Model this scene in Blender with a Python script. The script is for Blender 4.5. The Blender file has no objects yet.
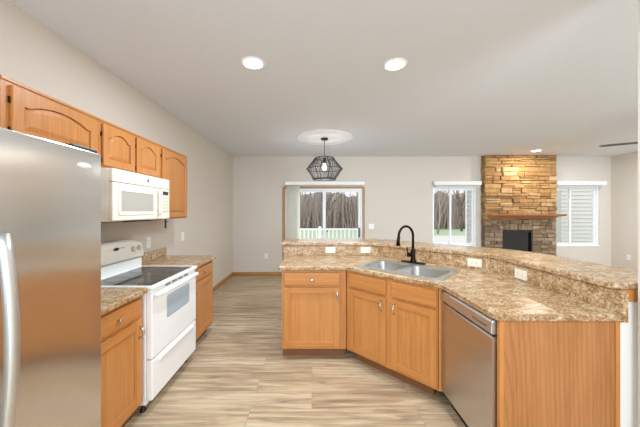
import bpy, bmesh, math, random
from mathutils import Vector, Matrix
random.seed(7)
PI = math.pi
S = bpy.context.scene
COL = S.collection

# ------------------------------------------------------------------ camera
cam_d = bpy.data.cameras.new('camera')
cam = bpy.data.objects.new('camera', cam_d); COL.objects.link(cam)
cam.location = (0, 0, 1.45); cam.rotation_euler = (PI/2, 0, 0)
cam_d.sensor_width = 36; cam_d.lens = 267/640*36
cam_d.shift_x = 8/640; cam_d.shift_y = -2/640
cam_d.clip_start = .02; cam_d.clip_end = 300
S.camera = cam

# ------------------------------------------------------------------ world, added rear fill, exposure
W = bpy.data.worlds.new('overcast_sky'); S.world = W; W.use_nodes = True
bg = W.node_tree.nodes['Background']
bg.inputs[0].default_value = (.86, .93, 1, 1); bg.inputs[1].default_value = 2.2

def area(name, loc, rot, sx, sy, power, col):
    l = bpy.data.lights.new(name, 'AREA'); l.shape = 'RECTANGLE'; l.size = sx; l.size_y = sy
    l.energy = power; l.color = col
    o = bpy.data.objects.new(name, l); COL.objects.link(o); o.location = loc; o.rotation_euler = rot
    return o
# fill lamps added out of view, just inside the added rear windows
area('rear_fill_kitchen', (.0, -2.52, 1.45), (PI/2, 0, 0), 2.9, 2.0, 92, (.69, .86, 1))
area('rear_fill_living', (4.3, -2.52, 1.4), (PI/2, 0, 0), 3.4, 2.1, 235, (.69, .86, 1))
DOWNLIGHT_W = 29
DOWNLIGHT_C = (.79, .90, 1)
S.view_settings.view_transform = 'Standard'
S.view_settings.look = 'None'
S.view_settings.exposure = 0.06
S.view_settings.gamma = 1
S.view_settings.use_curve_mapping = False
S.cycles.use_denoising = True
S.cycles.max_bounces = 10
S.cycles.diffuse_bounces = 6
S.cycles.sample_clamp_indirect = 6

# ------------------------------------------------------------------ materials
def lin(h):
    r = [int(h[i:i+2], 16)/255 for i in (0, 2, 4)]
    return tuple((c/12.92 if c <= .04045 else ((c+.055)/1.055)**2.4) for c in r) + (1,)
class NT:
    def __init__(s, name):
        s.m = bpy.data.materials.new(name); s.m.use_nodes = True
        s.t = s.m.node_tree; s.b = s.t.nodes['Principled BSDF']
    def n(s, typ, **kw):
        x = s.t.nodes.new(typ)
        for k, v in kw.items():
            if k in x.inputs.keys() if isinstance(k, str) else False: x.inputs[k].default_value = v
            else: setattr(x, k, v)
        return x
    def l(s, a, b): s.t.links.new(a, b)
    def ramp(s, fac, stops):
        r = s.t.nodes.new('ShaderNodeValToRGB'); e = r.color_ramp.elements
        while len(e) < len(stops): e.new(.5)
        for i, (p, c) in enumerate(stops): e[i].position = p; e[i].color = c
        s.l(fac, r.inputs[0]); return r.outputs[0]
    def coords(s, scale=(1, 1, 1), rot=(0, 0, 0), src='Object'):
        c = s.t.nodes.new('ShaderNodeTexCoord'); mp = s.t.nodes.new('ShaderNodeMapping')
        mp.inputs['Scale'].default_value = scale; mp.inputs['Rotation'].default_value = rot
        s.l(c.outputs[src], mp.inputs[0]); return mp.outputs[0]
    def noise(s, vec, scale, detail=4, rough=.55, dist=0):
        x = s.t.nodes.new('ShaderNodeTexNoise'); x.inputs['Scale'].default_value = scale
        x.inputs['Detail'].default_value = detail; x.inputs['Roughness'].default_value = rough
        x.inputs['Distortion'].default_value = dist; s.l(vec, x.inputs['Vector']); return x.outputs[0]
    def mix(s, a, b, f, mode='MIX'):
        x = s.t.nodes.new('ShaderNodeMix'); x.data_type = 'RGBA'; x.blend_type = mode
        for v, i in ((a, 6), (b, 7)):
            if isinstance(v, tuple): x.inputs[i].default_value = v
            else: s.l(v, x.inputs[i])
        if isinstance(f, (int, float)): x.inputs[0].default_value = f
        else: s.l(f, x.inputs[0])
        return x.outputs[2]
    def bump(s, h, strength=.2, dist=.002):
        x = s.t.nodes.new('ShaderNodeBump'); x.inputs['Strength'].default_value = strength
        x.inputs['Distance'].default_value = dist; s.l(h, x.inputs['Height']); s.l(x.outputs[0], s.b.inputs['Normal'])
    def set(s, col=None, rough=.5, metal=0, spec=None, coat=None):
        if col is not None:
            if isinstance(col, tuple): s.b.inputs['Base Color'].default_value = col
            else: s.l(col, s.b.inputs['Base Color'])
        s.b.inputs['Roughness'].default_value = rough; s.b.inputs['Metallic'].default_value = metal
        if spec is not None: s.b.inputs['Specular IOR Level'].default_value = spec
        if coat is not None: s.b.inputs['Coat Weight'].default_value = coat; s.b.inputs['Coat Roughness'].default_value = .12
        return s.m

def paint(name, hexc, rough=.6, noise_scale=90, bump=.08, spec=.3):
    t = NT(name); v = t.coords(); n = t.noise(v, noise_scale, 3)
    c = lin(hexc); d = tuple(x*.95 for x in c[:3]) + (1,)
    t.bump(n, bump, .002)
    return t.set(t.mix(d, c, n), rough, 0, spec)
def metal(name, hexc, rough=.3, brushed=None, aniso=None):
    t = NT(name); c = lin(hexc)
    v = t.coords(brushed or (8, 8, 8)); n = t.noise(v, 30 if brushed else 4, 3)
    d = tuple(x*.9 for x in c[:3]) + (1,)
    if aniso:
        cx = t.t.nodes.new('ShaderNodeCombineXYZ')
        for i, q in enumerate(aniso[1]): cx.inputs[i].default_value = q
        t.b.inputs['Anisotropic'].default_value = aniso[0]; t.l(cx.outputs[0], t.b.inputs['Tangent'])
    return t.set(t.mix(d, c, n), rough, 1)
def plastic(name, hexc, rough=.4, spec=.5):
    t = NT(name); v = t.coords(); n = t.noise(v, 12, 2); c = lin(hexc); d = tuple(x*.96 for x in c[:3]) + (1,)
    return t.set(t.mix(d, c, n), rough, 0, spec)
def oak(name, axis, light='CE9354', mid='BC7B40', dark='9A6231', rings=False):
    # axis: the direction the grain runs along
    t = NT(name)
    a = [26.0, 26.0, 26.0]; a['xyz'.index(axis)] = 1.3
    v = t.coords(tuple(a)); n1 = t.noise(v, 3.2, 6, .6, .4)
    b = [5.0, 5.0, 5.0]; b['xyz'.index(axis)] = .55
    v2 = t.coords(tuple(b)); n2 = t.noise(v2, 1.4, 3, .5, .6)
    w = t.t.nodes.new('ShaderNodeTexWave'); w.wave_type = 'RINGS' if rings else 'BANDS'
    w.bands_direction = 'X' if axis != 'x' else 'Z'
    if rings: w.rings_direction = 'Y'
    w.inputs['Scale'].default_value = 2.6 if rings else 1.6; w.inputs['Distortion'].default_value = 5 if not rings else 3.4
    w.inputs['Detail'].default_value = 2; w.inputs['Detail Scale'].default_value = 1.2
    t.l(v2, w.inputs['Vector'])
    base = t.ramp(n1, [(.25, lin(dark)), (.5, lin(mid)), (.75, lin(light))])
    base2 = t.mix(base, lin(mid), .45)
    c = t.mix(base2, lin(dark), t.ramp(w.outputs[1], [(.5, (0, 0, 0, 1)), (1, (.42, .42, .42, 1) if rings else (.14, .14, .14, 1))]))
    c = t.mix(c, lin(light), t.ramp(n2, [(.45, (0, 0, 0, 1)), (.8, (.5, .5, .5, 1))]))
    t.bump(n1, .06, .001)
    return t.set(c, .38, 0, .4)
def laminate(name):
    t = NT(name)
    v = t.coords((1, 1, 1))
    big = t.noise(t.coords((1.3, 1.8, 1.8)), 9, 5, .6, .6)
    fine = t.noise(v, 120, 4, .65)
    mid = t.noise(v, 58, 5, .7, .2)
    c = t.ramp(big, [(.30, lin('946A42')), (.45, lin('AE885E')), (.58, lin('C2A680')), (.74, lin('D0BFA4'))])
    c = t.mix(c, lin('6E4A2C'), t.ramp(mid, [(.51, (0, 0, 0, 1)), (.61, (.75, .75, .75, 1))]))
    c = t.mix(c, lin('DDD0BA'), t.ramp(mid, [(.34, (.7, .7, .7, 1)), (.44, (0, 0, 0, 1))]))
    c = t.mix(c, lin('3C2C22'), t.ramp(fine, [(.555, (0, 0, 0, 1)), (.64, (.85, .85, .85, 1))]))
    return t.set(c, .27, 0, .5)
def planks(name):
    t = NT(name); v = t.coords()
    br = t.t.nodes.new('ShaderNodeTexBrick'); t.l(v, br.inputs['Vector'])
    br.offset = .37; br.inputs['Scale'].default_value = 1; br.inputs['Mortar Size'].default_value = .0016
    br.inputs['Brick Width'].default_value = 1.22; br.inputs['Row Height'].default_value = .178
    br.inputs['Color1'].default_value = (0, 0, 0, 1); br.inputs['Color2'].default_value = (1, 1, 1, 1)
    br.inputs['Mortar'].default_value = (.5, .5, .5, 1); br.inputs['Bias'].default_value = 0
    off = t.t.nodes.new('ShaderNodeVectorMath'); off.operation = 'MULTIPLY_ADD'
    t.l(br.outputs[0], off.inputs[0]); off.inputs[1].default_value = (9, 5, 3); t.l(t.coords((.75, 10, 1)), off.inputs[2])
    g = t.noise(off.outputs[0], 2.3, 6, .62, .7)
    g2 = t.noise(off.outputs[0], 9, 4, .6)
    c = t.ramp(g, [(.34, lin('745A42')), (.44, lin('9C8265')), (.54, lin('B9A07E')), (.68, lin('D2BF9F'))])
    tone = t.ramp(br.outputs[0], [(0, lin('AC977E')), (.5, lin('C4B097')), (1, lin('D6C8B2'))])
    c = t.mix(c, tone, .25)
    c = t.mix(c, lin('8A735C'), t.ramp(g2, [(.57, (0, 0, 0, 1)), (.75, (.55, .55, .55, 1))]))
    c = t.mix(c, lin('8E7A64'), br.outputs[1])
    t.bump(g2, .05, .001)
    return t.set(c, .42, 0, .4)
def stone(name, stops):
    t = NT(name)
    g = t.t.nodes.new('ShaderNodeNewGeometry')
    c = t.ramp(g.outputs['Random Per Island'], stops)
    v = t.coords(); n = t.noise(v, 14, 6, .65); n2 = t.noise(v, 45, 4)
    c = t.mix(c, lin('5E4630'), t.ramp(n, [(.45, (0, 0, 0, 1)), (.75, (.6, .6, .6, 1))]))
    c = t.mix(c, lin('DCC096'), t.ramp(n2, [(.5, (0, 0, 0, 1)), (.8, (.35, .35, .35, 1))]))
    t.bump(n, .6, .02)
    return t.set(c, .85, 0, .2)
def glass(name, refl=.07):
    m = bpy.data.materials.new(name); m.use_nodes = True; t = m.node_tree; t.nodes.clear()
    o = t.nodes.new('ShaderNodeOutputMaterial'); mx = t.nodes.new('ShaderNodeMixShader')
    tr = t.nodes.new('ShaderNodeBsdfTransparent'); gl = t.nodes.new('ShaderNodeBsdfGlossy')
    gl.inputs['Roughness'].default_value = .01; lw = t.nodes.new('ShaderNodeFresnel'); lw.inputs[0].default_value = 1.10
    t.links.new(lw.outputs[0], mx.inputs[0]); t.links.new(tr.outputs[0], mx.inputs[1]); t.links.new(gl.outputs[0], mx.inputs[2])
    t.links.new(mx.outputs[0], o.inputs[0]); return m
def translucent(name, hexc):
    m = bpy.data.materials.new(name); m.use_nodes = True; t = m.node_tree; t.nodes.clear()
    o = t.nodes.new('ShaderNodeOutputMaterial'); mx = t.nodes.new('ShaderNodeMixShader'); mx.inputs[0].default_value = .68
    a = t.nodes.new('ShaderNodeBsdfDiffuse'); b = t.nodes.new('ShaderNodeBsdfTranslucent')
    for q, i in ((a, 1), (b, 2)): q.inputs[0].default_value = lin(hexc); t.links.new(q.outputs[0], mx.inputs[i])
    t.links.new(mx.outputs[0], o.inputs[0]); return m
def emit(name, col, s):
    m = bpy.data.materials.new(name); m.use_nodes = True; b = m.node_tree.nodes['Principled BSDF']
    b.inputs['Base Color'].default_value = (.9, .9, .9, 1)
    b.inputs['Emission Color'].default_value = col; b.inputs['Emission Strength'].default_value = s; return m

M = dict(
    wall=paint('warm_beige_wall_paint', 'D6CCC0', .7, 140, .12),
    pony=paint('white_wall_paint', 'E9E6DF', .6),
    ceil=paint('ceiling_texture', 'E0E4EA', .85, 38, .35),
    smooth=paint('smooth_ceiling_disc', 'FCFCFC', .6),
    floor=planks('oak_vinyl_planks'),
    oakz=oak('oak_grain_upright', 'z'), oakx=oak('oak_grain_across', 'x'),
    oakpanel=oak('oak_veneer_cathedral', 'z', 'BC8250', 'AB7040', '84522C', rings=True),
    oaky=oak('oak_grain_along', 'y', 'C4904F', 'B57D42', '95622F'),
    trimwood=oak('oak_trim', 'x', 'BE8C50', 'AC7842', '8E6032'),
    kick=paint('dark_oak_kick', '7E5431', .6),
    steeld=metal('brushed_stainless_satin', 'D6D4D1', .33, (1, 60, 1)),
    gap=plastic('dark_gap', '2A1C12', .8),
    lam=laminate('granite_look_laminate'),
    steel=metal('brushed_stainless', 'DEDDDC', .22, (1, 1, 60), (.8, (0, 1, 0))),
    steelh=metal('satin_stainless', 'D4D3D0', .42),
    sink=metal('sink_steel', 'B8B6B1', .36),
    chrome=metal('satin_nickel', 'CFCBC4', .22),
    brass=metal('aged_hinge', '4A3522', .4),
    white=plastic('white_enamel', 'F2F1EE', .25),
    cream=plastic('bisque_enamel', 'F3EADB', .3),
    creamd=plastic('darker_bisque_plastic', 'DCCFBA', .4),  # darker bisque for range knobs and microwave buttons
    wplas=plastic('white_plastic', 'F0EFEB', .4),
    outlet=plastic('ivory_plate', 'E6DDCB', .4),
    vinyl=plastic('white_vinyl', 'F1F2F2', .4),
    slat=translucent('pale_blind_slat', 'F6F5F0'),
    black=plastic('black_plastic', '151515', .45),
    iron=metal('oil_rubbed_bronze', '2A211D', .33),
    blackm=plastic('matte_black_metal', '17181B', .5),
    dark=plastic('dark_slot', '3A3834', .5),
    glassdk=plastic('black_glass', '1C1C1E', .06, .6),
    owin=plastic('oven_window_glass', 'A9B6C2', .08, .7),
    mwin=plastic('microwave_window_glass', 'B7B2A8', .12, .6),
    glass=glass('window_glass'),
    bulb=emit('lit_bulb', (1, .97, .92, 1), 9),
    lens=emit('lit_lens', (1, .98, .95, 1), 9),
    stone=stone('ledge_stone', [(0, lin('8A6844')), (.25, lin('B58A56')), (.5, lin('C79E68')), (.75, lin('A67A4A')), (1, lin('D2B184'))]),
    stonelow=stone('grey_brown_stone', [(0, lin('6E5A48')), (.3, lin('8E765E')), (.6, lin('A08A70')), (.85, lin('75604C')), (1, lin('B09C82'))]),
    mortar=paint('mortar', '6B5844', .9),
    mantel=oak('mantel_wood', 'x', 'B07A50', '9C6640', '7E4E30'),
    fire=plastic('firebox_black', '101011', .5),
    grass=paint('lawn', '98A484', .95, 6), gravel=paint('pale_drive', 'B9B4AA', .95, 20),
    deck=paint('deck_board', 'B4ADA4', .8, 20), bark=paint('brown_bark', '6E615A', .95, 9),
    twig=paint('tan_twigs', 'A39286', .95, 4), woods=paint('winter_woods', '8E8072', 1, 1.2),
    siding=paint('pale_siding', 'BDB9B0', .7, 30), rail=plastic('white_rail', 'F0F0EE', .5),
)

# ------------------------------------------------------------------ mesh helpers
class MB:
    def __init__(s): s.b = bmesh.new()
    def box(s, x0, x1, y0, y1, z0, z1):
        v = [s.b.verts.new(p) for p in ((x0,y0,z0),(x1,y0,z0),(x1,y1,z0),(x0,y1,z0),(x0,y0,z1),(x1,y0,z1),(x1,y1,z1),(x0,y1,z1))]
        for f in ((3,2,1,0),(4,5,6,7),(0,1,5,4),(1,2,6,5),(2,3,7,6),(3,0,4,7)): s.b.faces.new([v[i] for i in f])
        return s
    def hexa(s, pts):
        v = [s.b.verts.new(p) for p in pts]
        for f in ((3,2,1,0),(4,5,6,7),(0,1,5,4),(1,2,6,5),(2,3,7,6),(3,0,4,7)): s.b.faces.new([v[i] for i in f])
        return s
    def plate(s, outer, holes, f, w0, w1):
        """outline with holes, given in (u, v); f(u, v, w) gives the point; filled at w0 and w1 with sides"""
        for w in (w0, w1):
            ed = []
            for lp in [outer] + list(holes):
                vs = [s.b.verts.new(f(u, v, w)) for u, v in lp]
                ed += [s.b.edges.new((vs[i], vs[(i+1) % len(vs)])) for i in range(len(vs))]
                if w == w0: lp_store = s.__dict__.setdefault('_st', []); lp_store.append(vs)
                else:
                    a = s._st.pop(0)
                    for i in range(len(vs)):
                        j = (i+1) % len(vs); q = s.b.faces.new((a[i], a[j], vs[j], vs[i]))
            bmesh.ops.triangle_fill(s.b, edges=ed, use_beauty=True)
        return s
    def prism(s, poly, f, w0, w1, smooth=False):
        a = [s.b.verts.new(f(u, v, w0)) for u, v in poly]; c = [s.b.verts.new(f(u, v, w1)) for u, v in poly]
        n = len(poly)
        for i in range(n):
            j = (i+1) % n; q = s.b.faces.new((a[i], a[j], c[j], c[i])); q.smooth = smooth
        s.b.faces.new(a[::-1]); s.b.faces.new(c); return s
    def tube(s, pts, r, n=8, caps=True, closed=False):
        pts = [Vector(p) for p in pts]; rs = r if isinstance(r, (list, tuple)) else [r]*len(pts)
        rings = []; up = None
        for i, p in enumerate(pts):
            if closed: d = pts[(i+1) % len(pts)] - pts[i-1]
            else: d = pts[min(i+1, len(pts)-1)] - pts[max(i-1, 0)]
            d.normalize()
            if up is None: up = Vector((0, 0, 1)) if abs(d.z) < .9 else Vector((1, 0, 0))
            x = d.cross(up)
            if x.length < 1e-5: x = d.cross(Vector((0, 1, 0)))
            x.normalize(); y = x.cross(d).normalized(); up = y
            rings.append([s.b.verts.new(p + (x*math.cos(2*PI*k/n) + y*math.sin(2*PI*k/n))*rs[i]) for k in range(n)])
        m = len(rings)
        for i in range(m if closed else m-1):
            a, c = rings[i], rings[(i+1) % m]
            for k in range(n):
                q = s.b.faces.new((a[k], a[(k+1) % n], c[(k+1) % n], c[k])); q.smooth = True
        if caps and not closed: s.b.faces.new(rings[0][::-1]); s.b.faces.new(rings[-1])
        return s
    def lathe(s, prof, c=(0, 0, 0), n=24, f=None):
        """prof: (r, h) pairs, revolved about the z axis through c, or about f's axis"""
        f = f or (lambda x, y, h: (x, y, h)); rings = []
        for r, h in prof:
            if r < 1e-6: rings.append([s.b.verts.new(Vector(c) + Vector(f(0, 0, h)))])
            else: rings.append([s.b.verts.new(Vector(c) + Vector(f(r*math.cos(2*PI*k/n), r*math.sin(2*PI*k/n), h))) for k in range(n)])
        for a, d in zip(rings, rings[1:]):
            for k in range(n):
                j = (k+1) % n
                if len(a) == 1 and len(d) == 1: continue
                if len(a) == 1: q = s.b.faces.new((a[0], d[j], d[k]))
                elif len(d) == 1: q = s.b.faces.new((a[k], a[j], d[0]))
                else: q = s.b.faces.new((a[k], a[j], d[j], d[k]))
                q.smooth = True
        return s
    def build(s, name, mat, parent=None, bevel=0, seg=2, loc=None):
        bmesh.ops.recalc_face_normals(s.b, faces=s.b.faces[:])
        me = bpy.data.meshes.new(name); s.b.to_mesh(me); s.b.free()
        me.materials.append(M[mat] if isinstance(mat, str) else mat)
        o = bpy.data.objects.new(name, me); COL.objects.link(o)
        if parent: o.parent = parent
        if loc: o.location = loc
        if bevel:
            m = o.modifiers.new('edge', 'BEVEL'); m.width = bevel; m.segments = seg; m.limit_method = 'ANGLE'; m.angle_limit = .7
        return o
def B(x0, x1, y0, y1, z0, z1): return MB().box(x0, x1, y0, y1, z0, z1)
def XZ(u, v, w): return (u, w, v)
def XY(u, v, w): return (u, v, w)
def YZ(u, v, w): return (w, u, v)
def thing(name, loc, rz, label, cat, group=None):
    o = bpy.data.objects.new(name, None); COL.objects.link(o); o.empty_display_size = .1
    o.location = loc; o.rotation_euler = (0, 0, rz); return tag(o, label, cat, group)
def tag(o, label, cat, group=None):
    o['label'] = label; o['category'] = cat
    if group: o['group'] = group
    return o
def struct(o): o['kind'] = 'structure'; return o
def copy_tree(o, parent=None):
    c = o.copy(); COL.objects.link(c)
    if parent: c.parent = parent
    for ch in list(o.children): copy_tree(ch, c)
    return c
def rect(x0, x1, y0, y1): return [(x0, y0), (x1, y0), (x1, y1), (x0, y1)]
def rrect(x0, x1, y0, y1, r, n=6):
    out = []
    for cx, cy, a in ((x1-r, y0+r, -PI/2), (x1-r, y1-r, 0), (x0+r, y1-r, PI/2), (x0+r, y0+r, PI)):
        for k in range(n+1):
            t = a + PI/2*k/n; out.append((cx + r*math.cos(t), cy + r*math.sin(t)))
    return out

# ------------------------------------------------------------------ room shell
XL, YB, H, XR, YR = -1.80, 6.06, 2.70, 6.785, -2.60
struct(B(XL-.1, XR+.1, YR-.1, YB+.1, -.12, 0).build('floor', 'floor'))
struct(B(XL-.1, XR+.1, YR-.1, YB+.1, H, H+.12).build('ceiling', 'ceil'))
struct(B(XL-.1, XL, YR, YB, 0, H).build('wall_left', 'wall'))
struct(B(XR, XR+.1, YR, YB, 0, H).build('wall_right', 'wall'))
DOOR = (-.61, 1.145, 0.0, 1.97); WA = (2.74, 3.73, .66, 2.005); WB = (5.47, 6.52, .66, 2.005)
struct(MB().plate([(XL-.1, 0), (DOOR[0], 0), (DOOR[0], DOOR[3]), (DOOR[1], DOOR[3]), (DOOR[1], 0), (XR+.1, 0), (XR+.1, H), (XL-.1, H)],
                  [rect(*WA), rect(*WB)], XZ, YB, YB+.13).build('wall_back', 'wall'))
RA, RB = (-1.45, 1.45, .45, 2.45), (2.6, 6.0, .35, 2.45)  # openings for the added rear windows, out of view
struct(MB().plate(rect(XL-.1, XR+.1, 0, H), [rect(*RA), rect(*RB)], XZ, YR-.13, YR).build('wall_rear', 'wall'))
struct(B(1.703, 1.82, YR, 1.395, 0, H).build('wall_kitchen', 'wall'))
struct(MB().box(XL, XL+.014, 3.29, YB, 0, .075).build('baseboard_left', 'oaky', bevel=.004))
bb = MB().box(XL+.014, DOOR[0]-.062, YB-.014, YB, 0, .075).box(DOOR[1]+.062, 3.84, YB-.014, YB, 0, .075).box(5.42, XR-.014, YB-.014, YB, 0, .075)
struct(bb.build('baseboard_back', 'trimwood', bevel=.004))
struct(B(XR-.014, XR, YR, YB, 0, .075).build('baseboard_right', 'oaky', bevel=.004))

# sliding door
def frame_mb(x0, x1, z0, z1, w, y0, y1, wt=None, wb=None):
    return MB().plate(rect(x0, x1, z0, z1), [rect(x0+w, x1-w, z0+(wb or w), z1-(wt or w))], XZ, y0, y1)
d = struct(frame_mb(DOOR[0], DOOR[1], DOOR[2], DOOR[3], .035, YB+.01, YB+.125).build('door_1', 'vinyl'))
for x0, x1, y in ((DOOR[0]+.036, .315, YB+.075), (.245, DOOR[1]-.036, YB+.03)):
    p = frame_mb(x0, x1, .036, DOOR[3]-.036, .05, y, y+.038, .04, .09).build('sliding_panel', 'vinyl', d, .003)
    B(x0+.05, x1-.05, y+.016, y+.022, .126, DOOR[3]-.076).build('pane', 'glass', p)
hd = MB().box(1.055, 1.085, YB-.005, YB+.03, .86, 1.08).tube([(1.07, YB-.006, .89), (1.07, YB-.045, .91), (1.07, YB-.045, 1.03), (1.07, YB-.006, 1.05)], .009)
hd.build('door_handle', 'black', d)
cs = MB().box(DOOR[0]-.06, DOOR[0], YB-.018, YB-.001, 0, 2.015).box(DOOR[1], DOOR[1]+.05, YB-.018, YB-.001, 0, 2.015).box(DOOR[0], DOOR[1], YB-.018, YB-.001, 1.972, 2.015)
struct(cs.build('trim_1', 'trimwood', bevel=.004))
# windows
def window(n, a, mx):
    w = struct(frame_mb(a[0], a[1], a[2], a[3], .035, YB+.02, YB+.125).build('window_%d' % n, 'vinyl'))
    for x0, x1, y in ((a[0]+.036, mx+.03, YB+.085), (mx-.03, a[1]-.036, YB+.045)):
        s_ = frame_mb(x0, x1, a[2]+.036, a[3]-.036, .035, y, y+.03).build('sash', 'vinyl', w, .003)
        B(x0+.035, x1-.035, y+.012, y+.018, a[2]+.071, a[3]-.071).build('pane', 'glass', s_)
    MB().box(a[0]-.0, a[1]+.0, YB-.012, YB+.019, a[2], a[2]+.018).build('window_sill', 'vinyl', w, .003)
    return w
window(1, WA, 3.18); window(2, WB, 5.92)
def added_rear_window(n, a):  # unseen windows added behind the camera to go with the fill lamps
    w = struct(frame_mb(a[0], a[1], a[2], a[3], .05, YR-.12, YR-.03).build('window_%d' % n, 'vinyl'))
    return w
added_rear_window(3, RA); added_rear_window(4, RB)

# half wall that carries the bar
FX, FY, FS = 1.61, 3.26, 4.0
def bar_path(dd, xl, yr, r=.22):
    s2 = FS + dd*math.sqrt(2); yy = FY + dd; xx = FX + dd
    c1 = (s2-yy, yy); c2 = (xx, s2-xx); pts = [(xl, yy)]
    R = r + dd; tl = R*math.tan(PI/8)
    for c, a0 in ((c1, PI/2), (c2, PI/4)):
        if a0 == PI/2: ctr = (c[0]-tl, yy-R)
        else: ctr = (xx-R, c[1]-tl)
        for k in range(9):
            a = a0 - PI/4*k/8; pts.append((ctr[0]+R*math.cos(a), ctr[1]+R*math.sin(a)))
    pts.append((xx, yr)); return pts
def band(d0, d1, xl, yr): return bar_path(d0, xl, yr) + bar_path(d1, xl, yr)[::-1]
struct(MB().prism(band(.0315, .15, -.345, 1.435), XY, 0, 1.0305).build('wall_peninsula', 'pony'))

# ------------------------------------------------------------------ cabinets
def knob(p, x, z, y=0):
    return MB().lathe([(0, -.026), (.010, -.026), (.0145, -.022), (.0145, -.016), (.006, -.011), (.006, 0), (0, 0)], (x, y, z), 14,
                      lambda a, b, h: (a, h, b)).build('knob', 'chrome', p)
def pull(p, x, z, y=0, L=.075):
    m = MB().tube([(x, y, z-L/2+.006), (x, y-.018, z-L/2+.010), (x, y-.026, z-L/4), (x, y-.027, z), (x, y-.026, z+L/4), (x, y-.018, z+L/2-.010), (x, y, z+L/2-.006)],
                  [.006, .005, .0055, .0065, .0055, .005, .006], 8)
    m.box(x-.007, x+.007, y-.003, y, z-L/2-.006, z-L/2+.014).box(x-.007, x+.007, y-.003, y, z+L/2-.014, z+L/2+.006)
    return m.build('handle', 'chrome', p)
def flat_door(p, x0, x1, z0, z1, th=.019, fr=.055):
    """door with a recessed flat panel; front at y=-th, back at y=0"""
    i0, i1, j0, j1 = x0+fr, x1-fr, z0+fr, z1-fr; q = .009
    o = B(i0+q, i1-q, -th+.011, -.003, j0+q, j1-q).build('door', 'oakz', p)
    for a, b in ((x0, i0), (i1, x1)): B(a, b, -th, -.0005, z0, z1).build('stile', 'oakz', o, .004)
    for a, b in ((z0, j0), (j1, z1)): B(i0, i1, -th, -.0005, a, b).build('rail', 'oakx', o, .003)
    # moulding inside the frame
    mm = MB()
    mm.plate(rect(i0, i1, j0, j1), [rect(i0+q, i1-q, j0+q, j1-q)], XZ, -th+.006, -.002)
    mm.build('bead', 'oakz', o)
    return o
def drawer_front(p, x0, x1, z0, z1, th=.019):
    return B(x0, x1, -th, -.0005, z0, z1).build('drawer_front', 'oakx', p, .007, 3)
def arch(x0, x1, z0, zs, zp, n=14):
    """outline with a cathedral top: shoulders at zs, peak at zp"""
    pts = [(x0, z0), (x1, z0)]; w = x1-x0; sh = min(.03, w*.10)
    pts.append((x1, zs)); pts.append((x1-sh, zs))
    for k in range(1, n):
        t = k/n; x = x1-sh - (w-2*sh)*t; pts.append((x, zs + (zp-zs)*math.sin(PI*t)**.8))
    pts += [(x0+sh, zs), (x0, zs)]; return pts
def arch_door(p, x0, x1, z0, z1, th=.019, fr=.055):
    o = MB().plate(rect(x0, x1, z0, z1), [arch(x0+fr, x1-fr, z0+fr, z1-fr-.036, z1-fr+.006)], XZ, -th, -.0005).build('door', 'oakz', p, .003)
    g = .003
    a = arch(x0+fr+g, x1-fr-g, z0+fr+g, z1-fr-.036-g, z1-fr+.006-g)
    cx, cz = (x0+x1)/2, (z0+z1)/2; W_, H_ = x1-x0-2*fr, z1-z0-2*fr
    k = .026
    bq = [(cx+(u-cx)*(1-2*k/W_), cz+(v-cz)*(1-2*k/H_)) for u, v in a]
    m = MB(); n = len(a)
    r0 = [m.b.verts.new((u, -.002, v)) for u, v in a]; r1 = [m.b.verts.new((u, -th+.010, v)) for u, v in a]
    r2 = [m.b.verts.new((u, -th+.002, v)) for u, v in bq]
    for A, C in ((r0, r1), (r1, r2)):
        for i in range(n): m.b.faces.new((A[i], A[(i+1) % n], C[(i+1) % n], C[i]))
    m.b.faces.new(r2); m.b.faces.new(r0[::-1])
    m.build('panel', 'oakz', o)
    return o
def base_cab(loc, rz, w, depth, label, group, fronts, box=True):
    t = thing('base_cabinet', loc, rz, label, 'cabinet', group)
    if box: B(.0, w, .02, depth, .10, .8745).build('carcass', 'oakz', t)
    return t
def face(t, w, z0=.10, z1=.8745, openings=()):
    return MB().plate(rect(0, w, z0, z1), [rect(*o) for o in openings], XZ, 0, .0195).build('face_frame', 'oakz', t, .002)
def kick(t, w, depth):
    return B(.002, w-.002, .07, depth, .0005, .0995).build('toe_kick', 'kick', t)
BASEG = None
# near base cabinet, left of the range
t = base_cab((-1.197, 1.362, 0), PI/2, .523, .60, 'oak base cabinet between stainless refrigerator and white range', BASEG, 0)
face(t, .523); kick(t, .523, .60)
df = drawer_front(t, .03, .490, .728, .850); knob(df, .26, .788, -.019)
dr = flat_door(t, .03, .490, .125, .705); pull(dr, .462, .625, -.019)
# far base cabinet, right of the range
t = base_cab((-1.21, 2.636, 0), PI/2, .610, .588, 'oak base cabinet at the far side of the white range, ending the left run', BASEG, 0)
face(t, .610); kick(t, .610, .588)
df = drawer_front(t, .03, .575, .728, .850); knob(df, .305, .788, -.019)
dr = flat_door(t, .03, .575, .125, .705); pull(dr, .06, .625, -.019)
# peninsula left cabinet
t = base_cab((-.297, 2.62, 0), 0, .632, .62, 'oak cabinet at the left end of the peninsula, facing the camera squarely', BASEG, 0)
face(t, .632); kick(t, .632, .62)
df = drawer_front(t, .024, .568, .726, .852); knob(df, .295, .782, -.019)
dr = flat_door(t, .024, .568, .123, .705); pull(dr, .540, .627, -.019, .085)
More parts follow.
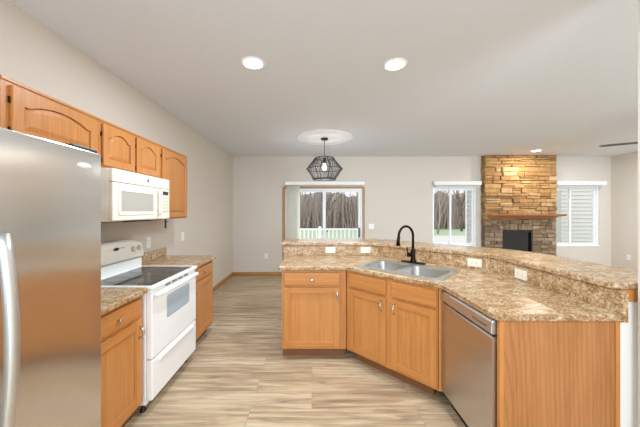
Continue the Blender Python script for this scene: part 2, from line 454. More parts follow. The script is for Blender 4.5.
# sink base on the diagonal
L = .860
t = thing('sink_base_cabinet', (.340, 2.618, 0), -PI/4, 'oak sink cabinet set on the diagonal with two doors under the sink', 'cabinet')
face(t, L, openings=[(.05, .42, .14, .69), (.49, .82, .14, .69)])
MB().box(.0, .018, .0205, .30, .1, .8745).box(L-.018, L, .0205, .30, .1, .8745).box(.0185, L-.0185, .0205, .30, .1, .118).build('carcass', 'oakz', t)
B(.06, L-.06, .07, .3, .0005, .0995).build('toe_kick', 'kick', t)
for a, b, hx in ((.037, .430, .395), (.480, .868-.012, .515)):
    drawer_front(t, a, b, .726, .852)
    dr = flat_door(t, a, b, .123, .705); pull(dr, hx, .627, -.019, .085)
t2 = MB().prism([(.953, 2.006), (.979, 1.998), (1.0, 1.998), (1.0, 2.03), (.975, 2.03)], XY, .1, .8745)
tag(t2.build('filler_strip', 'oakz'), 'narrow oak filler strip between sink cabinet and dishwasher', 'filler strip')

# wall cabinets
def wall_cab(y0, w, z0, z1, label, doors, group='oak wall cabinets on the left wall'):
    t = thing('wall_cabinet', (-1.508, y0, 0), PI/2, label, 'cabinet', group)
    B(0, w, .02, .290, z0, z1).build('carcass', 'oakz', t)
    MB().box(0, w, 0, .0195, z0, z1).build('face_frame', 'oakz', t, .002)
    B(-.0, w, -.006, -.0003, z1-.016, z1).build('top_moulding', 'oakx', t, .002)
    for a, b in doors:
        dr = arch_door(t, a, b, z0+.018, z1-.030)
        for hz in (z0+.055, z1-.105):
            B(a-.009, a-.001, -.010, -.0005, hz-.017, hz+.017).build('hinge', 'brass', dr, .002)
    return t
wall_cab(.62, .668, 1.80, 2.112, 'wall cabinet at the left edge above the refrigerator, mostly out of frame', [(.03, .634)])
wall_cab(1.290, .592, 1.80, 2.112, 'wide low wall cabinet with arched panel over the refrigerator', [(.040, .566)])
wall_cab(1.884, .754, 1.765, 2.112, 'two-door wall cabinet with arched panels directly above the microwave', [(.026, .366), (.392, .730)])
wall_cab(2.640, .572, 1.372, 2.112, 'tall single-door wall cabinet at the far end of the row, right of microwave', [(.028, .548)])

# ------------------------------------------------------------------ countertops
t = B(-1.797, -1.158, 1.364, 1.888, .8765, .914).build('countertop', 'lam', bevel=.008, seg=3)
tag(t, 'short granite-look countertop between refrigerator and range', 'countertop')
B(-1.797, -1.779, 1.364, 1.888, .9145, 1.01).build('backsplash', 'lam', t, .003)
t = B(-1.797, -1.17, 2.636, 3.272, .8765, .914).build('countertop', 'lam', bevel=.008, seg=3)
tag(t, 'granite-look countertop beyond the range, below the far wall cabinet', 'countertop')
B(-1.797, -1.777, 2.636, 3.268, .9145, 1.01).build('backsplash', 'lam', t, .003)
SC = Vector((.885, 2.505)); ex = Vector((1, -1)).normalized(); ey = Vector((1, 1)).normalized()
def dg(u, v): q = SC + ex*u + ey*v; return (q.x, q.y)
hole = [dg(u, v) for u, v in rrect(-.372, .372, -.235, .235, .03)]
outer = [(-.325, 2.595), (.30, 2.595), (.335, 2.588), (.365, 2.564), (.925, 2.004), (.948, 1.976), (.957, 1.945), (.957, 1.43), (.964, 1.405), (.985, 1.388)]
outer += [(FX+.0305, 1.388)] + bar_path(.0305, -.325, 1.40)[::-1]
m = MB().plate(outer, [hole], XY, .8765, .914)
ct = m.build('countertop', 'lam', bevel=.008, seg=3)
tag(ct, 'angled granite-look peninsula countertop holding the sink', 'countertop')
MB().prism(band(.0125, .0305, -.350, 1.392), XY, .9145, 1.031).build('backsplash', 'lam', ct, .002)
B(FX+.0005, FX+.0325, 1.386, 1.4, .872, 1.03).build('end_cap', 'lam', ct)
bt_out = bar_path(0, -.385, 1.46) + [(FX+.010, 1.435), (FX+.035, 1.42)] + [(2.10, 1.42)] + bar_path(.49, -.385, 1.44)[::-1]
bt = MB().plate(bt_out, [], XY, 1.032, 1.070).build('bar_top', 'lam', bevel=.009, seg=3)
tag(bt, 'raised curved granite-look breakfast bar top on the half wall', 'bar top')
B(FX+.036, FX+.148, 1.423, 1.4345, .968, 1.0315).build('support_cleat', 'oakx', bt, .002)

# end panel of the peninsula
t = thing('end_panel', (.985, 1.405, 0), 0, 'oak veneer end panel of the peninsula beside the dishwasher', 'cabinet panel')
B(.024, .630, .002, .016, .0, .8755).build('panel', 'oakpanel', t)
for a, b in ((0, .024), (.610, .634)):
    B(a, b, -.004, .0015, .0, .8755).build('stile', 'oakz', t, .002)
B(.0, .0235, .002, .016, .0, .8755).build('edge_strip', 'oakz', t)

# ------------------------------------------------------------------ dishwasher
t = thing('dishwasher', (.978, 1.995, 0), -PI/2, 'stainless dishwasher under the peninsula counter', 'dishwasher')
wd = .568
B(.004, wd-.004, .03, .58, .09, .868).build('tub_body', 'dark', t)
o = MB().prism([(-.006, .115), (-.012, .122), (-.012, .765), (-.004, .775), (.029, .775), (.029, .115)], lambda u, v, w: (w, u, v), .004, wd-.004).build('door', 'steeld', t)
B(.20, .36, -.010, .0, .776, .788).build('pocket_handle', 'dark', t, .002)
o = MB().prism([(-.014, .790), (-.020, .80), (-.014, .852), (-.002, .866), (.029, .866), (.029, .790)], lambda u, v, w: (w, u, v), .004, wd-.004).build('control_panel', 'steelh', t, .002)
for k in range(6): B(.40+.022*k, .412+.022*k, -.021, -.0185, .818, .824).build('button', 'dark', o)
B(.004, wd-.004, .006, .029, .776, .7895).build('door_gap', 'dark', t)
B(.004, wd-.004, .06, .09, .0, .085).build('toe_panel', 'black', t)

# ------------------------------------------------------------------ range
t = thing('range', (-1.138, 1.892, 0), PI/2, 'white electric range with black glass cooktop', 'range')
w = .736
B(.003, w-.003, .042, .630, .07, .893).build('body', 'white', t, .004)
for x in (.05, w-.05):
    for y in (.09, .58): MB().lathe([(0, 0), (.022, 0), (.022, .012), (.010, .016), (.010, .0695), (0, .0695)], (x, y, 0), 12).build('leveling_foot', 'black', t)
ck = MB().plate(rrect(0, w, -.014, .530, .02), [rect(.03, w-.03, .022, .505)], XY, .8945, .918).build('cooktop', 'white', t, .005)
gl = B(.0305, w-.0305, .0225, .5045, .896, .9165).build('glass_top', 'glassdk', ck)
for x, y, r in ((.20, .14, .115), (.54, .14, .085), (.20, .39, .085), (.54, .39, .115)):
    MB().lathe([(r-.003, .9167), (r-.003, .9171), (r, .9171), (r, .9167)], (x, y, 0), 40).build('burner_ring', 'dark', gl)
bgp = MB().box(.004, w-.004, .535, .632, .8945, 1.006).build('backguard', 'white', t, .004)
B(.006, w-.006, .540, .63, 1.0065, 1.0135).build('seam', 'black', bgp)
pts = [(.523, 1.014), (.516, 1.030), (.519, 1.07), (.530, 1.14), (.540, 1.172), (.556, 1.188), (.60, 1.193), (.635, 1.190), (.635, 1.014)]
def arcx(mb, n=16):
    rows = []
    for i in range(n+1):
        x = w*i/n; k = 1 - .16*abs(2*i/n-1)**3
        rows.append([mb.b.verts.new((x, y, 1.014 + (z-1.014)*k)) for y, z in pts])
    for a, c in zip(rows, rows[1:]):
        for j in range(len(pts)):
            q = mb.b.faces.new((a[j], a[(j+1) % len(pts)], c[(j+1) % len(pts)], c[j]))
    mb.b.faces.new(rows[0]); mb.b.faces.new(rows[-1][::-1]); return mb
cp = arcx(MB()).build('control_panel', 'cream', t, .003)
ax = lambda a, b, h: (a, h*.98 - b*.15, b + h*.15)
for x in (.075, .16, .585, .67):
    k = MB().lathe([(0, -.022), (.019, -.022), (.023, -.016), (.025, 0), (0, 0)], (x, .5245, 1.105), 18, ax).build('knob', 'creamd', cp)
    MB().hexa([(x-.004, .494, 1.085), (x+.004, .494, 1.085), (x+.004, .503, 1.085), (x-.004, .503, 1.085), (x-.004, .500, 1.122), (x+.004, .500, 1.122), (x+.004, .506, 1.122), (x-.004, .506, 1.122)]).build('pointer', 'cream', k)
MB().lathe([(0, -.004), (.9, -.004), (1, 0), (0, 0)], (.378, .5255, 1.128), 24, lambda a, b, h: (a*.034, h - b*.002, b*.014)).build('badge', 'black', cp)
MB().lathe([(.78, -.0045), (.78, -.0052), (.88, -.0052), (.88, -.0045)], (.378, .5255, 1.128), 24, lambda a, b, h: (a*.034, h - b*.002, b*.014)).build('badge_ring', 'chrome', cp)
B(.425, .475, .5225, .528, 1.131, 1.134).build('marking', 'dark', cp)
# oven door
od = B(.008, w-.008, .0, .040, .395, .862).build('oven_door', 'white', t, .008, 3)
MB().plate(rrect(.20, .580, .615, .795, .02), [], XZ, -.0015, .004).build('oven_window', 'owin', od)
vt = B(.008, w-.008, .006, .040, .864, .889).build('vent_strip', 'white', t, .003)
for k in range(4):
    for j in range(3):
        B(.19+.10*k, .265+.10*k, .0045, .010, .868+.006*j, .8715+.006*j).build('vent_slot', 'dark', vt)
hb = MB().tube([(.03, .002, .850), (.035, -.026, .850), (.07, -.036, .850), (w/2, -.040, .850), (w-.07, -.036, .850), (w-.035, -.026, .850), (w-.03, .002, .850)], [.012, .013, .014, .014, .014, .013, .012], 10)
hb.build('handle', 'white', od)
dw = B(.008, w-.008, .0, .040, .100, .384).build('storage_drawer', 'white', t, .008, 3)
MB().prism([(.0, .340), (-.018, .352), (-.018, .368), (.0, .378)], lambda u, v, ww: (ww, u, v), .09, w-.09).build('handle', 'white', dw, .004)

# ------------------------------------------------------------------ microwave
t = thing('microwave', (-1.40, 1.876, 0), PI/2, 'bisque over-the-range microwave mounted under the two-door wall cabinet', 'microwave')
w = .748
B(0, w, .032, .395, 1.376, 1.758).build('body', 'cream', t, .004)
g = B(0, w, .0, .0315, 1.664, 1.758).build('top_grille', 'cream', t, .006)
MB().lathe([(0, -.003), (.013, -.003), (.014, 0), (0, 0)], (.405, 0, 1.712), 18, lambda a, b, h: (a*.8, h, b)).build('badge', 'dark', g)
dr = B(0, .598, .0, .0315, 1.382, 1.660).build('door', 'cream', t, .008, 3)
fr = MB().plate(rrect(.055, .505, 1.425, 1.635, .015), [rect(.078, .475, 1.450, 1.600)], XZ, -.006, .0005).build('window_surround', 'cream', dr, .004)
B(.0785, .4745, -.003, .0005, 1.4505, 1.5995).build('door_window', 'mwin', dr)
MB().tube([(.545, .002, 1.425), (.545, -.028, 1.432), (.545, -.034, 1.46), (.545, -.034, 1.60), (.545, -.028, 1.628), (.545, .002, 1.635)], .012, 10).build('handle', 'cream', dr)
cp = B(.602, w, .0, .0315, 1.382, 1.660).build('control_panel', 'cream', t, .006)
B(.628, .722, -.0015, .001, 1.605, 1.64).build('display', 'dark', cp)
for r in range(5):
    for c in range(3):
        B(.630+.032*c, .656+.032*c, -.0015, .001, 1.44+.031*r, 1.462+.031*r).build('button', 'creamd', cp)
B(.03, w-.03, .06, .36, 1.370, 1.3755).build('underside_filter', 'dark', t)
B(.16, .46, .008, .045, 1.368, 1.3755).build('vent_lip', 'black', t, .002)

# ------------------------------------------------------------------ refrigerator
t = thing('refrigerator', (-1.06, .440, 0), PI/2, 'stainless steel refrigerator at the left edge of the photo', 'refrigerator')
w = .910
B(.004, w-.004, .065, .715, .02, 1.722).build('cabinet', 'steelh', t, .004)
B(.01, w-.01, .045, .0645, .02, .10).build('toe_grille', 'black', t)
def door_prof(x0, x1, z0, z1):
    # gently bowed stainless front
    m = MB(); n = 10; pts = []
    for i in range(n+1):
        u = i/n; x = x0+(x1-x0)*u; pts.append((x, .006 - .006*math.sin(PI*u)**.7))
    return m.prism([(x1, .06), (x0, .06)] + pts, XY, z0, z1)
for x0, x1, hx in ((.004, .386, .335), (.392, w, .447)):
    dd = door_prof(x0, x1, .11, 1.738).build('door', 'steel', t, .003)
    a = []
    for k in range(13):
        u = k/12; a.append((hx, -.030 - .034*math.sin(PI*u)**.8, .64+.735*u))
    hm = MB().tube(a, [.019]*13, 12)
    for z in (.655, 1.36): hm.tube([(hx, .010, z), (hx, -.024, z)], .014, 10)
    hm.build('handle', 'steelh', dd)
    if x0 > .2:
        MB().lathe([(0, -.003), (.95, -.003), (1, 0), (0, 0)], (.807, .0028, 1.664), 24, lambda p, q, h: (p*.040, h, q*.013)).build('emblem', 'wplas', dd)
for x in (.06, w-.075): B(x-.07, x+.07, .02, .12, 1.7385, 1.7585).build('hinge_cover', 'black', t, .005)

# ------------------------------------------------------------------ sink and faucet
t = thing('sink', (SC.x, SC.y, .914), -PI/4, 'stainless double-bowl sink set in the peninsula counter', 'sink')
bl = [(-.348, -.015), (.015, .348)]
rim = MB().plate(rrect(-.398, .398, -.262, .262, .03), [rrect(a, b, -.215, .150, .05) for a, b in bl], XY, .0006, .0075).build('rim', 'steelh', t, .003)
for a, b in bl:
    m = MB(); loops = []
    for q, z, r in ((0, .006, .05), (.004, -.01, .05), (.010, -.14, .05), (.03, -.165, .045), (.10, -.175, .04)):
        loops.append([m.b.verts.new((u, v, z)) for u, v in rrect(a+q, b-q, -.215+q, .150-q, r)])
    for A, C in zip(loops, loops[1:]):
        for i in range(len(A)):
            f = m.b.faces.new((A[i], A[(i+1) % len(A)], C[(i+1) % len(A)], C[i])); f.smooth = True
    m.b.faces.new(loops[-1])
    bo = m.build('bowl', 'sink', t)
    MB().lathe([(0, -.172), (.030, -.172), (.042, -.169), (.044, -.1745)], ((a+b)/2, -.03, 0), 20).build('drain', 'chrome', bo)
t = thing('faucet', (1.040, 2.748, .9218), 0, 'oil-rubbed bronze gooseneck faucet behind the sink', 'faucet')
m = MB().plate([(Vector((0, 0)) + ex*u + ey*v)[:] for u, v in rrect(-.125, .125, -.028, .028, .027)], [], XY, 0, .012)
m.build('deck_plate', 'iron', t, .003)
MB().lathe([(.030, .0122), (.028, .03), (.024, .045), (.024, .12), (.021, .135), (.016, .145), (0, .145)], (0, 0, 0), 20).build('body', 'iron', t)
dv = Vector((-.96, -.28)).normalized(); arc = [(0, 0, .14), (0, 0, .20), (0, 0, .275)]
R = .085
for k in range(1, 15):
    a = PI*k/14*.98; arc.append((dv.x*(R-R*math.cos(a)), dv.y*(R-R*math.cos(a)), .275+R*math.sin(a)*1.2))
sp = MB().tube(arc, .0125, 12).build('spout', 'iron', t)
e = Vector(arc[-1]); e2 = e + Vector((dv.x*.006, dv.y*.006, -.10))
MB().tube([e+Vector((0, 0, .005)), e+Vector((0, 0, -.02)), e2+Vector((0, 0, .05)), e2], [.0125, .0155, .0165, .021], 14).build('spray_head', 'iron', t)
hv = Vector((-.80, -.10)).normalized()
MB().tube([(hv.x*.02, hv.y*.02, .085), (hv.x*.058, hv.y*.058, .085)], .023, 14).build('valve_hub', 'iron', t)
MB().tube([(hv.x*.050, hv.y*.050, .088), (hv.x*.062, hv.y*.062, .12), (hv.x*.066, hv.y*.066, .165)], [.009, .007, .006], 10).build('lever', 'iron', t)

# ------------------------------------------------------------------ outlets and switches
def outlet(loc, rz, label, horiz=True, mat='outlet'):
    """front faces local -y"""
    t = thing('wall_outlet', loc, rz, label, 'outlet')
    a, b = (.0585, .036) if horiz else (.036, .0585)
    MB().plate(rrect(-a, a, -b, b, .005), [], XZ, -.006, -.0003).build('plate', mat, t, .002)
    for s_ in (-1, 1):
        cx, cz = (s_*.020, 0) if horiz else (0, s_*.020)
        f = MB().plate(rrect(cx-.0155, cx+.0155, cz-.0155, cz+.0155, .009), [], XZ, -.0075, -.006).build('socket', mat, t)
        sl = MB()
        for q in (-.006, .006):
            if horiz: sl.box(cx-.005, cx+.004, -.0079, -.0072, cz+q-.0012, cz+q+.0012)
            else: sl.box(cx+q-.0012, cx+q+.0012, -.0079, -.0072, cz-.004, cz+.005)
        sl.build('slot', 'dark', f)
    return t
def switch(loc, rz, label, two=False):
    t = thing('light_switch', loc, rz, label, 'switch')
    a = .058 if two else .036
    MB().plate(rrect(-a, a, -.0585, .0585, .005), [], XZ, -.006, -.0003).build('plate', 'wplas', t, .002)
    for cx in ((-.023, .023) if two else (0,)):
        B(cx-.0165, cx+.0165, -.009, -.006, -.033, .033).build('rocker', 'wplas', t, .002)
    return t
bs = .0125
outlet((.225, FY+bs, .980), 0, 'horizontal ivory outlet in the bar backsplash, leftmost, left of the faucet')
outlet((.655, FY+bs-.002, .978), -PI*.02, 'horizontal ivory outlet in the backsplash at the bend, just left of the sink')
q = (FS+bs*1.4142)
outlet((q-2.497, 2.497-.0005, .972), -PI/4, 'horizontal ivory outlet in the backsplash just right of the sink')
outlet((FX+bs, 2.072, .962), -PI/2, 'horizontal ivory outlet in the backsplash above the dishwasher, nearest one')
outlet((XL, 2.935, 1.108), PI/2, 'upright white outlet on the left wall above the far counter, beside the range', False, 'wplas')
switch((XL, 3.714, 1.103), PI/2, 'white wall switch on the left wall past the far counter end')
switch((1.345, YB, 1.11), 0, 'white double switch right of the sliding glass door', True)
outlet((-1.04, YB, .44), 0, 'low white outlet on the back wall left of the sliding door', False, 'wplas')
outlet((XR, 5.72, .47), -PI/2, 'low white outlet on the right living room wall', False, 'wplas')
# bracket under the far wall cabinet
t = thing('towel_bracket', (-1.50, 2.735, 1.3715), 0, 'small dark bracket hanging under the far wall cabinet', 'bracket')
MB().box(-.008, .008, -.006, .006, -.094, 0).build('arm', 'dark', t, .002)
MB().tube([(0, .006, -.030), (0, .03, -.030), (0, .045, -.026)], .004).build('peg', 'dark', t)

# ------------------------------------------------------------------ lights
def downlight(x, y, label, power=None, warm=DOWNLIGHT_C, spot=False):
    t = thing('recessed_light', (x, y, H), 0, label, 'ceiling light')
    MB().lathe([(.078, -.0006), (.100, -.0006), (.098, -.006), (.080, -.009), (.078, -.004)], (0, 0, 0), 32).build('trim_ring', 'smooth', t)
    MB().lathe([(0, -.004), (.0775, -.004), (.0775, -.001), (0, -.001)], (0, 0, 0), 32).build('lens', 'lens', t)
    l = bpy.data.lights.new('lamp', 'AREA'); l.shape = 'DISK'; l.size = .15; l.energy = power or DOWNLIGHT_W; l.color = warm
    if spot: l.spread = math.radians(120)
    o = bpy.data.objects.new('lamp', l); COL.objects.link(o); o.location = (0, 0, -.012); o.parent = t
    return t
downlight(-.497, 2.247, 'lit recessed ceiling light above the aisle, left one of the kitchen pair')
downlight(.706, 2.27, 'lit recessed ceiling light above the sink, right one of the kitchen pair')
downlight(4.60, 5.48, 'lit recessed ceiling light washing the stone fireplace', 16, (1, .88, .74))
for x, y in ((-.55, -.7), (.75, -.7), (3.6, 2.3), (6.0, 4.45), (3.4, .2)):  # unseen fixtures added to fill the room and brighten the right wall
    t = downlight(x, y, 'added recessed fill light, out of view'); t['group'] = 'added fill lights out of view'
t = MB().lathe([(0, -.008), (.462, -.008), (.474, -.005), (.476, -.0005), (0, -.0005)], (0, 0, 0), 64).build('ceiling_medallion', 'smooth', loc=(.212, 4.54, H))
tag(t, 'large plain white disc on the ceiling above the pendant', 'ceiling medallion')
t = thing('pendant_light', (.212, 4.54, H-.0085), 0, 'black wire cage pendant light over the dining area', 'pendant light')
MB().lathe([(0, -.0), (.062, -.0), (.062, -.018), (.05, -.026), (0, -.026)], (0, 0, 0), 24).build('canopy', 'blackm', t)
MB().tube([(0, 0, -.026), (0, 0, -.335)], .005, 8).build('rod', 'blackm', t)
ZT, ZM, ZL_, RT, RM, RL_ = -.335, -.520, -.690, .160, .305, .195
sh = MB()
def ring(r, z, n=40): return [(r*math.cos(2*PI*k/n), r*math.sin(2*PI*k/n), z) for k in range(n)]
for r, z in ((RT, ZT), (RM, ZM), (RL_, ZL_)): sh.tube(ring(r, z), .006, 6, closed=True)
for k in range(8):
    a = 2*PI*(k+.3)/8; c, s_ = math.cos(a), math.sin(a)
    sh.tube([(RT*c, RT*s_, ZT), (RM*c, RM*s_, ZM), (RL_*c, RL_*s_, ZL_)], .006, 6)
for k in range(4):
    a = PI*k/2; sh.tube([(0, 0, ZT), (RT*math.cos(a), RT*math.sin(a), ZT)], .005, 6)
sf = sh.build('shade_frame', 'blackm', t)
ws = MB(); N = 44
for k in range(N):
    for tw in (-3.2, 3.2):
        a, b = 2*PI*k/N, 2*PI*(k+tw)/N
        ws.tube([(RT*math.cos(a), RT*math.sin(a), ZT), (RM*math.cos(b), RM*math.sin(b), ZM)], .0022, 3, False)
        ws.tube([(RM*math.cos(a), RM*math.sin(a), ZM), (RL_*math.cos(b), RL_*math.sin(b), ZL_)], .0022, 3, False)
ws.build('wire_mesh', 'blackm', sf)
MB().lathe([(RL_-.004, ZL_-.018), (RL_+.004, ZL_-.018), (RL_+.004, ZL_-.007), (RL_-.004, ZL_-.007), (RL_-.004, ZL_-.018)], (0, 0, 0), 40).build('bottom_band', 'dark', t)
MB().lathe([(0, -.336), (.022, -.336), (.024, -.42), (0, -.42)], (0, 0, 0), 16).build('socket', 'blackm', t)
MB().lathe([(0, -.421), (.016, -.425), (.022, -.450), (.036, -.485), (.036, -.510), (.022, -.533), (0, -.54)], (0, 0, 0), 20).build('bulb', 'bulb', t)
l = bpy.data.lights.new('lamp', 'POINT'); l.energy = 10; l.shadow_soft_size = .06; l.color = (.92, .96, 1)
o = bpy.data.objects.new('lamp', l); COL.objects.link(o); o.location = (0, 0, -.62); o.parent = t
# ceiling fan, only one blade tip in view
t = thing('ceiling_fan', (4.55, 3.31, H), 0, 'ceiling fan with thin dark blade showing at the right edge', 'ceiling fan')
MB().lathe([(0, -.001), (.07, -.001), (.06, -.05), (.015, -.07), (.015, -.24), (.09, -.26), (.10, -.33), (.07, -.37), (0, -.375)], (0, 0, 0), 24).build('motor_housing', 'dark', t)
for k in range(3):
    a = math.radians(149) + 2*PI*k/3
    m = MB(); c, s_ = math.cos(a), math.sin(a)
    P = lambda u, v, ww: (c*u - s_*v, s_*u + c*v, ww + v*.02)
    m.prism([(.09, -.03), (.2, -.05), (.62, -.055), (.69, -.035), (.70, 0), (.69, .035), (.62, .055), (.2, .05), (.09, .03)], P, -.356, -.348)
    m.build('blade', 'dark', t)

# ------------------------------------------------------------------ fireplace
X0, X1, YF = 3.85, 5.41, 5.93
t = thing('fireplace', ((X0+X1)/2, YF, 0), 0, 'stacked-stone fireplace with wood mantel between the two windows', 'fireplace')
ox, oy = (X0+X1)/2, YF
hw = (X1-X0)/2
fx0, fx1, fz = 4.23-ox, 4.885-ox, 1.04
MB().plate([(-hw, 0.001), (fx0, 0.001), (fx0, fz), (fx1, fz), (fx1, 0.001), (hw, 0.001), (hw, H-.001), (-hw, H-.001)], [], XZ, .004, YB-oy-.002).build('chimney_breast', 'mortar', t)
def stonewall(m, x0, x1, z0, z1, hmin, hmax, lmin, lmax, jit, dep, rnd, side=False):
    z = z0
    while z < z1-1e-4:
        h = rnd.uniform(hmin, hmax)
        if z1-z-h < hmin*.7: h = z1-z
        x = x0 + (rnd.uniform(-.0, .0))
        while x < x1-1e-4:
            l = rnd.uniform(lmin, lmax)
            if x1-x-l < lmin*.7: l = x1-x
            g = .004; d = rnd.uniform(.006, dep)
            # occasionally two thin stones in place of one
            parts = [(z, z+h)] if rnd.random() > .3 or h < hmin*1.4 else [(z, z+h*.5), (z+h*.5, z+h)]
            for za, zb in parts:
                J = lambda: rnd.uniform(-jit, jit); dd = d + rnd.uniform(-.004, .004)
                pa = [(x+g+J(), za+g+J()), (x+l-g+J(), za+g+J()), (x+l-g+J(), zb-g+J()), (x+g+J(), zb-g+J())]
                c = ((pa[0][0]+pa[2][0])/2, (pa[0][1]+pa[2][1])/2)
                fr_ = [(c[0]+(u-c[0])*.95, c[1]+(v-c[1])*.86) for u, v in pa]
                f = (lambda u, v, ww: (-hw-ww, u, v)) if side else (lambda u, v, ww: (u, -ww, v))
                bk = [f(u, v, -.003) for u, v in pa]; mid = [f(u, v, dd*.6) for u, v in pa]; ft = [f(u, v, dd+rnd.uniform(-.004, .004)) for u, v in fr_]
                A = [m.b.verts.new(p) for p in bk]; C = [m.b.verts.new(p) for p in mid]; E = [m.b.verts.new(p) for p in ft]
                for P_, Q_ in ((A, C), (C, E)):
                    for i in range(4): m.b.faces.new((P_[i], P_[(i+1) % 4], Q_[(i+1) % 4], Q_[i]))
                m.b.faces.new(E); m.b.faces.new(A[::-1])
            x += l
        z += h
rnd = random.Random(11)
m = MB()
stonewall(m, -hw-.02, hw+.01, 1.27, H-.004, .05, .115, .10, .40, .006, .045, rnd)
stonewall(m, 0, YB-oy-.012, 1.27, H-.004, .05, .115, .06, .12, .003, .025, rnd, True)
m.build('upper_stone', 'stone', t)
m = MB()
stonewall(m, -hw-.02, fx0-.003, .002, 1.27, .06, .10, .10, .22, .003, .025, rnd)
stonewall(m, fx1+.003, hw+.01, .002, 1.27, .06, .10, .10, .22, .003, .025, rnd)
stonewall(m, fx0-.003, fx1+.003, fz+.002, 1.175, .12, .14, .06, .075, .003, .025, rnd)
stonewall(m, fx0-.003, fx1+.003, 1.175, 1.27, .08, .1, .1, .2, .003, .025, rnd)
stonewall(m, 0, YB-oy-.012, .002, 1.27, .06, .10, .06, .12, .003, .02, rnd, True)
m.build('lower_stone', 'stonelow', t)
prof = [(-.050, 1.285), (-.10, 1.30), (-.13, 1.335), (-.235, 1.352), (-.25, 1.372), (-.25, 1.40), (-.050, 1.40)]
m = MB(); rows = []
for e_, sg in ((-hw-.06, -1), (hw+.02, 1)):
    rows.append([m.b.verts.new((e_ + sg*(-.14 + .14*min(1, (-y-.05)/.2)), y, z)) for y, z in prof])
n = len(prof)
for i in range(n): m.b.faces.new((rows[0][i], rows[0][(i+1) % n], rows[1][(i+1) % n], rows[1][i]))
m.b.faces.new(rows[0]); m.b.faces.new(rows[1][::-1])
m.build('mantel', 'mantel', t, .003)
fb = MB().box(fx0+.001, fx1-.001, .10, .115, .001, fz-.001).box(fx0+.001, fx0+.02, .0, .0995, .001, fz-.001).box(fx1-.02, fx1-.001, .0, .0995, .001, fz-.001).box(fx0+.0205, fx1-.0205, .0, .0995, fz-.05, fz-.001).box(fx0+.0205, fx1-.0205, 0, .0995, .001, .12)
fbo = fb.build('firebox', 'fire', t)
B(fx0+.022, fx1-.022, .04, .046, .122, fz-.052).build('fire_glass', 'glassdk', fbo)

# ------------------------------------------------------------------ blinds
def valance(x0, x1, z0, z1, label, cat='blind'):
    t = thing('window_blind', ((x0+x1)/2, YB-.02, z0), 0, label, cat)
    h = (x1-x0)/2
    MB().box(-h, h, -.095, -.085, 0, z1-z0).box(-h, -h+.01, -.0845, .0185, 0, z1-z0).box(h-.01, h, -.0845, .0185, 0, z1-z0).box(-h+.0105, h-.0105, -.0845, .0185, z1-z0-.01, z1-z0).build('valance', 'wplas', t, .003)
    return t, h
t, h = valance(-.60, 1.17, 2.042, 2.118, 'white vertical blind stacked at the left of the sliding glass door')
B(-h+.02, h-.02, -.055, -.02, .035, .062).build('headrail', 'wplas', t)
for k in range(11):
    x = -h+.045 + .024*k; an = math.radians(68 - 2*k if k < 10 else 12)
    c, s_ = math.cos(an)*.044, math.sin(an)*.030
    MB().prism([(x-c, -.040-s_), (x, -.034), (x+c, -.040+s_), (x+c, -.0385+s_), (x, -.0325), (x-c, -.0385-s_)], XY, -2.0, .034).build('slat', 'slat', t)
for lab, a in (('white blind raised under its valance on the window left of the fireplace', WA), ('white blind raised under its valance on the window right of the fireplace', WB)):
    t, h = valance(a[0]-.01, a[1]+.05, 2.042, 2.125, lab)
    st = MB()
    for k in range(7): st.box(-h+.03, h-.03, -.070, -.018, -.045+.009*k, -.040+.009*k)
    st.build('slat_stack', 'wplas', t)

# ------------------------------------------------------------------ outdoors
struct(B(-40, 60, YB+.14, 90, -.80, -.60).build('lawn', 'grass'))
struct(B(4, 40, 15, 22.5, -.5995, -.585).build('driveway', 'gravel'))
struct(B(-2.5, 2.7, YB+.15, 9.0, -.16, -.03).build('deck', 'deck'))
t = thing('deck_railing', (0, 8.85, -.03), 0, 'white railing along the far edge of the deck', 'railing')
for x in (-2.4, .26, 2.6): B(x-.05, x+.05, -.05, .05, 0, .98).build('post', 'rail', t, .005)
MB().box(-2.35, .21, -.035, .035, .86, .915).box(.31, 2.55, -.035, .035, .86, .915).build('top_rail', 'rail', t, .004)
MB().box(-2.35, .21, -.025, .025, .08, .12).box(.31, 2.55, -.025, .025, .08, .12).build('bottom_rail', 'rail', t, .004)
x = -2.28
while x < 2.55:
    if abs(x-.26) > .07: B(x-.024, x+.024, -.02, .02, .1205, .8595).build('baluster', 'rail', t)
    x += .135
def siding(m, x0, x1, y0, y1, z0, z1, faces):
    z = z0; e = .115
    while z < z1:
        zt = min(z+e, z1); a, b = .032, .002
        if 'f' in faces: m.hexa([(x0, y0-a, z), (x1, y0-a, z), (x1, y0+.02, z), (x0, y0+.02, z), (x0, y0-b, zt), (x1, y0-b, zt), (x1, y0+.02, zt), (x0, y0+.02, zt)])
        if 'l' in faces: m.hexa([(x0-a, y0, z), (x0+.02, y0, z), (x0+.02, y1, z), (x0-a, y1, z), (x0-b, y0, zt), (x0+.02, y0, zt), (x0+.02, y1, zt), (x0-b, y1, zt)])
        z = zt
    return m
sd = siding(MB(), 3.87, 5.39, YB+.14, 6.62, -.59, 3.6, 'l'); sd.box(3.892, 5.39, YB+.14, 6.62, -.59, 3.6)
c = struct(sd.build('chimney_chase', 'siding'))
B(3.835, 3.90, 6.6215, 6.67, -.59, 3.6).build('corner_board', 'vinyl', c)
sd = siding(MB(), 7.45, 11.5, 8.0, 11, -.59, 2.6, 'f'); sd.box(7.45, 11.5, 8.025, 11, -.59, 2.6)
struct(sd.build('house_wing', 'siding'))
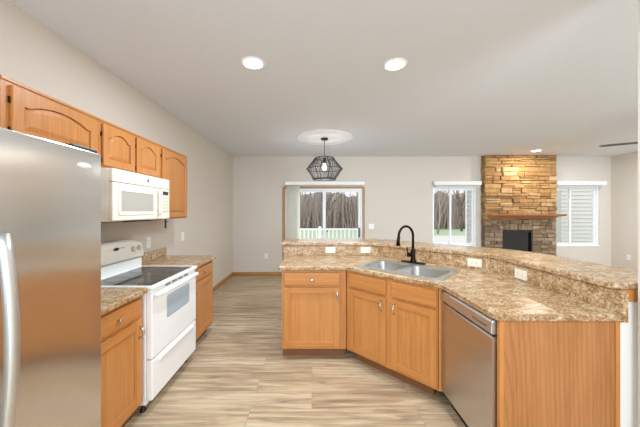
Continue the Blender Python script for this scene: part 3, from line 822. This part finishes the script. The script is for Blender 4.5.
# woods
m = MB(); rows = []
for i in range(61):
    x = -50 + 110*i/60; rows.append([])
    for j, (y, z) in enumerate(((37.5, -.65), (39, 1.6), (43, 3.2), (50, 4.4))):
        rows[-1].append(m.b.verts.new((x, y + random.uniform(-1, 1), z + random.uniform(-.6, .9)*(j > 0))))
for a, c in zip(rows, rows[1:]):
    for j in range(3): m.b.faces.new((a[j], a[j+1], c[j+1], c[j]))
struct(m.build('wooded_hill', 'woods'))
def tree_mesh(seed, hgt):
    r = random.Random(seed); m = MB()
    def grow(p, d, ln, rad, lev):
        e_ = p + d*ln; mid = p + d*ln*.5 + Vector((r.uniform(-1, 1), r.uniform(-1, 1), 0))*ln*.05
        m.tube([p, mid, e_], [rad, rad*.85, rad*.65], 4 if lev else 6, lev == 0)
        if lev >= 4: return
        for k in range(3 if lev else 5):
            a = r.uniform(0, 2*PI); tl = r.uniform(.3, .75)
            nd = (d + Vector((math.cos(a), math.sin(a), r.uniform(-.1, .4)))*tl).normalized()
            grow(p + d*ln*r.uniform(.4, 1), nd, ln*r.uniform(.55, .75), rad*.5, lev+1)
    grow(Vector((0, 0, 0)), Vector((r.uniform(-.08, .08), 0, 1)).normalized(), hgt*.4, hgt*.014, 0)
    return m
rr = random.Random(5); protos = [tree_mesh(k, 7+k).build('bare_tree', 'bark' if k % 2 else 'twig') for k in range(3)]
spots = [(-1.2, 24.5), (1.6, 27), (4.6, 25), (11.6, 24.6), (15.4, 27.5), (9.0, 26)]
for i, (x, y) in enumerate(spots):
    o = protos[i] if i < 3 else protos[i % 3].copy()
    if i >= 3: COL.objects.link(o)
    o.location = (x, y, -.62); o.rotation_euler = (0, 0, rr.uniform(0, 6.28)); o.name = 'bare_tree'
    tag(o, 'bare winter tree in the woods beyond the lawn', 'tree', 'bare trees beyond the lawn')
for nm, mt, cnt, lab, wmin, wmax, yr in (('brushwood', 'twig', 2600, 'tangle of tan winter brush at the edge of the woods', .02, .075, (30.5, 36)),
                             ('thicket', 'bark', 1500, 'darker brown stems of the thicket behind the tan brush', .03, .11, (37, 39))):
    m = MB()
    for k in range(cnt):
        y = rr.uniform(*yr); x = rr.uniform(-.16*y-1, .62*y)
        h = rr.uniform(1.6, 6.5)*(.6+.4*rr.random()); dx, dy = rr.uniform(-.7, .7), rr.uniform(-.3, .3); w_ = rr.uniform(wmin, wmax)
        a = Vector((x, y, -.62)); b = a + Vector((dx*.5+rr.uniform(-.2, .2), dy*.5, h*.5)); c = a + Vector((dx, dy, h))
        m.tube([a, b, c], [w_, w_*.7, w_*.25], 3, False)
    o = m.build(nm, mt); o['kind'] = 'stuff'; o['label'] = lab; o['category'] = 'brush'
